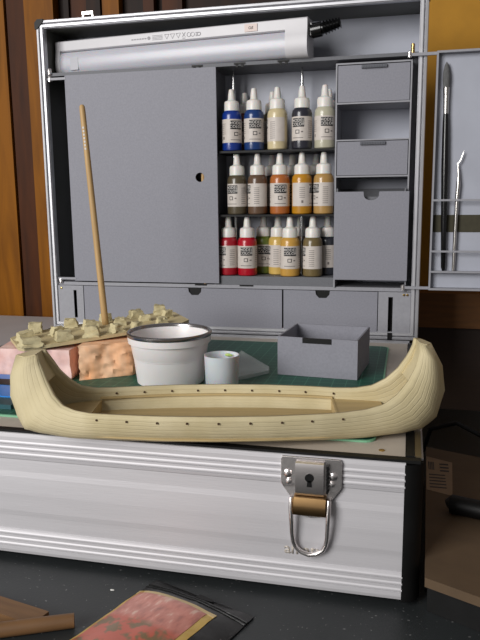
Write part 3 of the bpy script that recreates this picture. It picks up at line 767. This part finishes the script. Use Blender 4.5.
t = thing('frosted_cup', 'small frosted white plastic cup with a green paint spot, right of the white pot', 'cup', (0.3120, 0.1450, MZ))
bm = bmesh.new()
lathe(bm, [(0.0146, 0), (0.0150, 0.0006), (0.0160, 0.0310), (0.0162, 0.0315), (0.0154, 0.0315), (0.0144, 0.0020), (0.0002, 0.0018)], 36)
finish('cup_body', bm, M['frost'], t, True)
bm = bmesh.new()
for (px, py, r_) in ((0.0030, 0.0120, 0.0030), (0.0060, 0.0112, 0.0016)):
    bmesh.ops.create_uvsphere(bm, u_segments=12, v_segments=8, radius=r_, matrix=Matrix.Translation((px, py, 0.0286)) @ Matrix.Diagonal((1, 0.5, 0.5, 1)))
finish('paint_spot', bm, M['green_dot'], t, True, label='yellow-green paint spot on the rim')
# clear plastic wedge
bm = bmesh.new()
prism(bm, [(0.2950, 0.2900), (0.3415, 0.2200), (0.3440, 0.2060), (0.3260, 0.1800), (0.3120, 0.1700), (0.2990, 0.2250)], 'z', MZ, MZ+0.0032)
tag(finish('clear_plastic_offcut', bm, M['clear'], None, True, 0.0005), 'pointed piece of clear plastic lying on the mat right of the frosted cup', 'plastic piece')

# ================================================================== FOAM, PEG TRAY AND STICK
def rock(name, poly, z0, z1, m, parent, amp, seed, cell=0.004, fine=0.5):
    bm = bmesh.new(); prism(bm, poly, 'z', z0, z1)
    bmesh.ops.recalc_face_normals(bm, faces=bm.faces)
    for _ in range(6):
        ed = [e for e in bm.edges if e.calc_length() > cell]
        if not ed: break
        bmesh.ops.subdivide_edges(bm, edges=ed, cuts=1, use_grid_fill=True)
    bmesh.ops.triangulate(bm, faces=bm.faces)
    bm.normal_update()
    for v in bm.verts:
        if v.co.z > z0+0.001 and v.co.z < z1-0.001:
            q = v.co*55+Vector((seed, 0, 0)); q.z *= 0.45
            v.co += v.normal*(noise.noise(q)*amp + noise.noise(v.co*190)*amp*fine)
    return finish(name, bm, m, parent, True)
pk = rock('pink_foam_block', [(0.0860, 0.1370), (0.1600, 0.1420), (0.1540, 0.192), (0.074, 0.188)], MZ, 0.1345, M['foam_pink'], None, 0.004, 3)
tag(pk, 'rough pink foam block under the left end of the tan peg tray', 'foam block')
og = rock('orange_foam_block', [(0.1690, 0.1420), (0.2120, 0.1720), (0.2240, 0.2250), (0.1780, 0.240), (0.1600, 0.1950)], MZ, 0.1390, M['foam_orange'], None, 0.005, 9)
tag(og, 'carved orange foam block under the right end of the tan peg tray', 'foam block')

def plate_pt(u, v):
    """u 0..1 left to right, v 0..1 front to back on the tray"""
    FL, FR, BL = Vector((0.118, 0.122, 0.1370)), Vector((0.2530, 0.2260, 0.1490)), Vector((0.076, 0.184, 0.1380))
    return FL+(FR-FL)*u+(BL-FL)*v
pt = thing('peg_tray', 'tan cast tray of square pegs resting on the two foam blocks', 'tray', tuple(plate_pt(0, 0)))
o0 = plate_pt(0, 0)
def tray():
    bm = bmesh.new()
    out = []
    for u, v in ((0.0, 0.12), (0.03, 0.0), (0.3, -0.02), (0.7, 0.0), (0.97, 0.03), (1.03, 0.15), (1.02, 0.85), (0.95, 1.0), (0.5, 1.02), (0.05, 1.0), (-0.03, 0.8)):
        out.append(plate_pt(u, v)-o0)
    top = [bm.verts.new(p+Vector((0, 0, 0.0014))) for p in out]; bot = [bm.verts.new(p-Vector((0, 0, 0.0018))) for p in out]
    n = len(out)
    for i in range(n): bm.faces.new((bot[i], bot[(i+1) % n], top[(i+1) % n], top[i]))
    bm.faces.new(top); bm.faces.new(list(reversed(bot)))
    finish('tray_plate', bm, M['tan_tray'], pt, False, 0.0006)
    spots = [(0.07, 0.10, 1.5), (0.26, 0.10, 1.25), (0.42, 0.10, 1.1), (0.57, 0.10, .9), (0.69, 0.10, .85), (0.85, 0.14, .8),
             (0.05, 0.50, 1.3), (0.24, 0.52, 1.1), (0.44, 0.52, 1.15), (0.62, 0.50, .95), (0.78, 0.52, .9), (0.93, 0.5, .8),
             (0.12, 0.88, 1.1), (0.34, 0.90, 1.1), (0.76, 0.88, 1.2), (0.56, 0.90, .9), (0.92, 0.88, 1.0)]
    for i, (u, v, s) in enumerate(spots):
        c = plate_pt(u, v)-o0+Vector((0, 0, 0.0012)); bm = bmesh.new(); s *= 0.0066
        hgt = 0.0080*(0.85+0.3*random.random())*(1.15 if s > 0.0062 else 1)
        ang = 0.63+random.uniform(-.35, .35)
        b0, b1 = s*0.95, s*0.78
        vs = []
        for (sx, sy, z, r_) in [(x, y, z, rr) for z, rr in ((0, b0*1.15), (hgt*.3, b0), (hgt, b1)) for x, y in ((-1, -1), (1, -1), (1, 1), (-1, 1))]:
            j = 0.14*s
            x = sx*r_+random.uniform(-j, j); y = sy*r_*0.85+random.uniform(-j, j)
            vs.append(bm.verts.new((c.x+x*math.cos(ang)-y*math.sin(ang), c.y+x*math.sin(ang)+y*math.cos(ang), c.z+z+(random.uniform(-j, j) if z == hgt else 0))))
        for L in (0, 4):
            for k in range(4): bm.faces.new((vs[L+k], vs[L+(k+1) % 4], vs[L+4+(k+1) % 4], vs[L+4+k]))
        bm.faces.new(vs[8:12]); bm.faces.new(list(reversed(vs[0:4])))
        bmesh.ops.subdivide_edges(bm, edges=bm.edges, cuts=3, use_grid_fill=True)
        for q in bm.verts: q.co += Vector((noise.noise(q.co*400), noise.noise(q.co*400+Vector((5, 0, 0))), noise.noise(q.co*400+Vector((0, 9, 0)))))*0.0017
        finish('peg', bm, M['clay'], pt, True, 0.0)
tray()
# wooden stick standing in the tray
st = thing('wooden_stick', 'long pale wooden stick standing upright in the tan peg tray', 'stick', (0.1420, 0.2420, 0.1480))
# base point follows the tray surface
bp_ = plate_pt(0.545, 0.72); st.location = (bp_.x, bp_.y, bp_.z+0.0014)
top_off = Vector((-0.0035, 0.0, 0.0))
def lean(z): return Vector((-0.0150*z/0.226, 0, z))
bm = bmesh.new(); tube(bm, [lean(z) for z in (0, 0.002, 0.02, 0.10, 0.19, 0.222, 0.2265, 0.2280)], [0.0034, 0.0036, 0.0036, 0.0033, 0.0030, 0.0030, 0.0027, 0.0015], 14)
finish('stick_shaft', bm, M['wood_stick'], st, True)
bm = bmesh.new()
for k in range(7):
    z = 0.183+0.0035*k; p = lean(z); r_ = 0.00315
    a0 = -0.3; vs = []
    for q in range(4):
        a = a0+0.22*q; vs.append((bm.verts.new(p+Vector((r_*math.sin(a), -r_*math.cos(a), 0))), bm.verts.new(p+Vector((r_*math.sin(a), -r_*math.cos(a), 0.002)))))
    for x, y in zip(vs, vs[1:]): bm.faces.new((x[0], y[0], y[1], x[1]))
finish('pale_print', bm, M['text'], st, label='faint pale print near the top')

# flat blue packet on the mat at the left
t = thing('flat_packet', 'flat blue and black packet lying on the mat at the left behind the hull', 'packet', (0.1, 0.11, MZ))
boxes('packet_body', [(-85, 56, -46, 22, 0, 5)], M['blue_pkt'], t, 0.001)
boxes('black_stripe', [(-85.2, 56.2, -13, 5, 4.9, 5.4)], M['black'], t, 0.0001, label='black stripe across the packet')
boxes('dark_edge_strip', [(-85, 56, -66, -46, 0, 4)], mat('dark_teal_strip', (20, 76, 84), 0.4, var=0.1), t, 0.0005, label='dark teal strip along the front edge')

# ================================================================== BOAT HULL
def lerp_tab(tab, t):
    for a, b in zip(tab, tab[1:]):
        if t <= b[0]+1e-9:
            k = (t-a[0])/(b[0]-a[0]); return [x+(y-x)*k for x, y in zip(a[1:], b[1:])]
    return list(tab[-1][1:])
# t: keel x, keel z, sheer x, half width, sheer z   (mm)
TABR = [(0, 0, 0, 0, 44.5, 23), (.2, 40, 0, 38, 43, 23), (.4, 80, 0, 74, 38, 23), (.5, 98, 0, 91, 34, 23), (.6, 118, 0, 107, 30, 24), (.7, 138, 0, 120, 27, 27),
        (.78, 153, 1.5, 130, 24, 33.5), (.86, 164, 9, 138, 20.5, 42.5), (.93, 169.5, 30, 144.5, 16.5, 54), (.97, 167, 49, 147, 13, 62), (1, 158, 66, 147, 9, 68)]
TABL = [(0, 0, 0, 0, 44.5, 23), (.2, 40, 0, 38, 43, 23), (.4, 80, 0, 74, 38, 23), (.5, 98, 0, 89, 35, 23), (.6, 117, 0, 101, 31, 24), (.7, 135, 0, 111, 27, 27),
        (.78, 148, 1, 118, 23, 33.5), (.86, 154, 10, 124, 17.5, 42.5), (.93, 158.5, 26, 128, 14, 51.5), (.97, 157.5, 42, 130.5, 11.5, 56.5), (1, 152, 58, 132, 9.5, 60.5)]
def hull():
    ang = math.radians(12.0)
    t = thing('model_boat_hull', 'tan planked model canoe hull with high curved ends across the front of the case', 'model boat', (0.3395, 0.0335, 0.1049), ang)
    bm = bmesh.new(); uvl = bm.loops.layers.uv.new('UVMap')
    NT, NV = 72, 12
    grid = []
    for i in range(NT+1):
        tt = -1+2*i/NT; tab = TABR if tt >= 0 else TABL; s = 1 if tt >= 0 else -1
        xk, zk, xg, w, zg = lerp_tab(tab, abs(tt)); xk *= s; xg *= s
        e = max(0, (abs(tt)-0.55)/0.45)
        row = []
        for j in range(-NV, NV+1):
            v = abs(j)/NV; sg = 1 if j >= 0 else -1
            fy = math.sin(v*math.pi/2)**(0.27+0.6*e)
            fz = 1-math.cos(v*math.pi/2)**(1.0-0.15*e) if v < 1 else 1
            fz = fz*(1-0.0)
            bul = 6.0*math.sin(math.pi*v)*e
            if e > 0: fz = fz*(1-e)+v*e
            y = (w*fy+bul)*sg
            x = xk+(xg-xk)*fz; z = zk+(zg-zk)*fz
            # clinker step at each plank edge
            pl = (v*7) % 1.0
            y += sg*0.0*(pl)*(1 if v > 0.05 else 0)
            z = max(z, 0)
            row.append((bm.verts.new((x*MM, y*MM, z*MM)), tt, v))
        grid.append(row)
    for a, b in zip(grid, grid[1:]):
        for k in range(len(a)-1):
            q = [a[k], b[k], b[k+1], a[k+1]]
            f = bm.faces.new([c[0] for c in q])
            for lp_, c in zip(f.loops, q): lp_[uvl].uv = (c[1]*3, c[2])
    bmesh.ops.recalc_face_normals(bm, faces=bm.faces)
    me = bpy.data.meshes.new('hull_shell'); bm.to_mesh(me); bm.free()
    o = link('hull_shell', me, M['hull'], t, True)
    # make sure normals look outward before thickening inward
    c = me.polygons[len(me.polygons)//4]
    if c.normal.dot(Vector((c.center.x*0, c.center.y, c.center.z-0.03))) < 0: me.flip_normals()
    so = o.modifiers.new('thickness', 'SOLIDIFY'); so.thickness = 0.0034; so.offset = -1
    # stem caps closing each end of the shell
    for tab, s in ((TABR, 1), (TABL, -1)):
        bm = bmesh.new()
        secs = []
        for tt in (0.86, 0.93, 0.97, 1.0):
            xk, zk, xg, w, zg = lerp_tab(tab, tt)
            secs.append([bm.verts.new(((xk*s)*MM, 0, zk*MM))]+[])
            dx = (xk-xg)
            ring = []
            for (fx, fy) in ((1, 0), (.5, .92), (0.12, .98), (0.12, -.98), (.5, -.92)):
                e = (tt-.55)/.45
                b_ = 6.0*math.sin(math.pi*(1-fx))*e if fx == .5 else 0
                ring.append(((xg+dx*fx)*s*MM, (w*fy*(0.85 if fx == .5 else 0.9)+math.copysign(b_, fy)*0.6 if fy else 0)*MM, (zg+(zk-zg)*fx)*MM))
            secs[-1] = [bm.verts.new(p) for p in ring]
        for a, b in zip(secs, secs[1:]):
            for k in range(5): bm.faces.new((a[k], a[(k+1) % 5], b[(k+1) % 5], b[k]))
        bm.faces.new(secs[0]); bm.faces.new(secs[-1])
        loose = [v for v in bm.verts if not v.link_faces]
        bmesh.ops.delete(bm, geom=loose, context='VERTS')
        finish('stem_block', bm, M['hull'], t, True)
    # inside width by x and z
    def wid(x, inset=3.0):
        tab = TABR if x >= 0 else TABL
        xs = abs(x)
        for a, b in zip(tab, tab[1:]):
            if a[3] <= xs <= b[3]:
                k = (xs-a[3])/(b[3]-a[3]); return a[4]+(b[4]-a[4])*k-inset, a[5]+(b[5]-a[5])*k
        return 3, 60
    def deck(name, x0, x1, z, m, th=1.2, n=24, ins=2.4, label=None):
        bm = bmesh.new(); L_, R_ = [], []
        for i in range(n+1):
            x = x0+(x1-x0)*i/n; w, _ = wid(x, ins); L_.append((x*MM, w*MM)); R_.append((x*MM, -w*MM))
        prism(bm, L_+R_[::-1], 'z', (z-th)*MM, z*MM); return finish(name, bm, m, t, label=label)
    deck('main_deck', -97, 90, 6.0, M['deck'], ins=3.2)
    deck('end_deck', -130, -96, 14.0, M['deck'])
    deck('end_deck', 89, 126, 14.5, M['deck'])
    for x, z in ((-96, 14.0), (89, 14.5)):
        w, _ = wid(x, 2.6)
        boxes('bulkhead', [(x-0.8, x+0.8, -w+1.2, w-1.2, 5.5, z+0.4)], M['deck'], t, 0.0002)
    for sg in (1, -1):
        bm = bmesh.new(); xs = [-96+185*i/30 for i in range(31)]
        outp = [(x*MM, sg*(wid(x, 2.6)[0])*MM, (wid(x)[1]-6.6)*MM) for x in xs]
        inp = [(x*MM, sg*(wid(x, 6.0)[0])*MM, (wid(x)[1]-6.6)*MM) for x in xs]
        vs = []
        for p, q in zip(outp, inp):
            vs.append([bm.verts.new(p), bm.verts.new(q), bm.verts.new((q[0], q[1], q[2]-0.0014)), bm.verts.new((p[0], p[1], p[2]-0.0014))])
        for a, b in zip(vs, vs[1:]):
            for k in range(4): bm.faces.new((a[k], b[k], b[(k+1) % 4], a[(k+1) % 4]))
        bm.faces.new(vs[0]); bm.faces.new(vs[-1])
        finish('inner_ledge', bm, M['deck'], t)
    # oar holes: small dark bored holes through the sides
    hm = mat('hole_dark', (70, 48, 30), 0.9, var=0.1)
    for sg in (1, -1):
        for x in (-84, -62, -40, -19, 3, 25, 47, 68, 90):
            w, zg = wid(x, 0); bm = bmesh.new()
            prism(bm, [(x*MM+0.0008*math.cos(k*math.pi/5), (zg-4.2)*MM+0.0008*math.sin(k*math.pi/5)) for k in range(10)], 'y', sg*(w-4.6)*MM, sg*(w+0.75)*MM)
            finish('oar_hole', bm, hm, t)
hull()

# ================================================================== FOREGROUND
def bag():
    t = thing('snack_bag', 'black foil food pouch with pink and red picture lying in front of the case', 'bag', (0.3410, -0.0200, -0.0038), math.radians(-20))
    rng = random.Random(3)
    W, Hh = 0.086, 0.110
    def surf(u, v):  # u across, v down; soft pillow
        x = (u-0.5)*W; y = -v*Hh
        z = 0.0012+0.0085*(math.sin(math.pi*min(1, max(0, u)))**0.7)*(min(1, v/0.25)**0.8)
        z += 0.0008*noise.noise(Vector((u*6, v*8, 1)))
        return x, y, z
    def sheet(name, u0, u1, v0, v1, m, lift, n=18, lo=True, label=None):
        bm = bmesh.new(); top = [[None]*(n+1) for _ in range(n+1)]; bot = [[None]*(n+1) for _ in range(n+1)]
        for i in range(n+1):
            for j in range(n+1):
                x, y, z = surf(u0+(u1-u0)*i/n, v0+(v1-v0)*j/n)
                top[i][j] = bm.verts.new((x, y, z+lift)); bot[i][j] = bm.verts.new((x, y, 0.0002 if lo else z+lift-0.0003))
        for i in range(n):
            for j in range(n):
                bm.faces.new((top[i][j], top[i+1][j], top[i+1][j+1], top[i][j+1])); bm.faces.new((bot[i][j], bot[i][j+1], bot[i+1][j+1], bot[i+1][j]))
        for i in range(n):
            for a, b in (((i, 0), (i+1, 0)), ((i, n), (i+1, n)), ((0, i), (0, i+1)), ((n, i), (n, i+1))):
                bm.faces.new((top[a[0]][a[1]], top[b[0]][b[1]], bot[b[0]][b[1]], bot[a[0]][a[1]]))
        return finish(name, bm, m, t, True, label=label)
    sheet('pouch', 0, 1, 0, 1, M['bag'], 0)
    sheet('picture_border', 0.0, 0.80, 0.17, 0.99, M['bag_yellow'], 0.0004, lo=False, label='yellowish printed border')
    sheet('border_line', 0.0, 0.80, 0.17, 0.205, M['bag_cream'], 0.0006, 8, lo=False, label='cream line above the picture')
    sheet('food_picture', 0.045, 0.735, 0.205, 0.95, M['meat'], 0.0007, lo=False, label='pink and red printed picture')
    bm = bmesh.new()
    for k in range(2):
        tube(bm, [(x*W-W*0.5, -0.0085-0.003*k, surf(x, (0.0085+0.003*k)/Hh)[2]+0.0003) for x in [i/12 for i in range(13)]], 0.0006, 6)
    finish('zip_seal', bm, M['bag'], t, True)
    bm = bmesh.new()
    prism(bm, [(0.004+0.007*math.cos(a)+0.002*math.cos(2*a), -0.0045+0.0022*math.sin(a)) for a in [k*math.pi/8 for k in range(16)]], 'z', 0.0030, 0.0046)
    finish('hang_hole', bm, M['black'], t)
bag()
# brown wooden sticks at the lower left
bm = bmesh.new()
tube(bm, [(-0.09, 0, 0.0052), (-0.02, 0, 0.0050), (0, 0, 0.0048)], [0.0052, 0.0050, 0.0048], 16)
o = finish('wooden_dowel', bm, M['dowel'], None, True); o.location = (0.2665, -0.0700, -0.0040); o.rotation_euler = (0, 0, math.radians(26))
tag(o, 'brown round wooden dowel at the bottom left on the black table, beside the pouch', 'dowel')
bm = bmesh.new(); box(bm, -0.06, 0.0, -0.008, 0.008, 0.0, 0.006)
o = finish('wood_strip', bm, M['dowel'], None, True, 0.001); o.location = (0.2440, -0.0740, -0.0040); o.rotation_euler = (0, 0, math.radians(-12))
tag(o, 'flat brown wood strip at the very lower left corner of the table', 'wood strip')
bm = bmesh.new(); bmesh.ops.create_icosphere(bm, subdivisions=1, radius=0.0012, matrix=Matrix.Diagonal((1.6, 0.8, 0.4, 1)))
o = finish('white_chip', bm, M['crumb']); o.location = (0.2730, -0.0240, -0.0036)
tag(o, 'tiny white chip lying on the black table left of the pouch', 'chip')

# parcel beside the case
bm = bmesh.new(); prism(bm, [(0.4955, 0.0000), (0.6900, -0.0950), (0.7500, 0.1250), (0.5020, 0.2300)], 'z', -0.0038, 0.0230)
o = finish('black_box', bm, M['black'], None, True, 0.001)
tag(o, 'low black box under the brown cardboard mailer right of the case', 'box')
t = thing('cardboard_mailer', 'flat brown cardboard mailer with a printed sticker lying right of the case', 'parcel', (0, 0, 0.0230))
bm = bmesh.new(); prism(bm, [(0.4930, -0.0150), (0.7000, -0.1150), (0.7600, 0.1350), (0.4990, 0.2350)], 'z', 0.0, 0.0065)
finish('mailer_body', bm, M['carton'], t, True, 0.0008)
bm = bmesh.new(); prism(bm, [(0.4985, 0.2080), (0.5220, 0.1960), (0.5180, 0.1200), (0.4970, 0.1290)], 'z', 0.0065, 0.0067)
s = finish('sticker', bm, M['sticker'], t, label='pale printed sticker')
bm = bmesh.new()
for k in range(4): box(bm, 0.5000+0.0014*k, 0.5008+0.0014*k, 0.175, 0.194, 0.0067, 0.0069)
for k in range(5): box(bm, 0.5000, 0.5140, 0.134+0.007*k, 0.136+0.007*k, 0.0067, 0.0069)
for k in range(3): box(bm, 0.5100, 0.5180, 0.172+0.008*k, 0.175+0.008*k, 0.0067, 0.0069)
finish('sticker_print', bm, M['ink'], s)
bm = bmesh.new(); tube(bm, [(0.5130, 0.0880, 0.0355), (0.5150, 0.0876, 0.0370), (0.60, 0.060, 0.0370)], [0.0050, 0.0075, 0.0075], 16)
o = finish('black_pen_case', bm, M['black'], None, True); tag(o, 'black rounded tube lying on the cardboard mailer', 'tube')
bm = bmesh.new(); tube(bm, [(0.4980, 0.300, 0.001), (0.505, 0.29, 0.03), (0.53, 0.27, 0.045), (0.57, 0.24, 0.034), (0.64, 0.21, 0.032)], 0.0024, 8)
o = finish('black_cable', bm, M['black'], None, True); tag(o, 'thin black cable looping behind the cardboard mailer', 'cable')
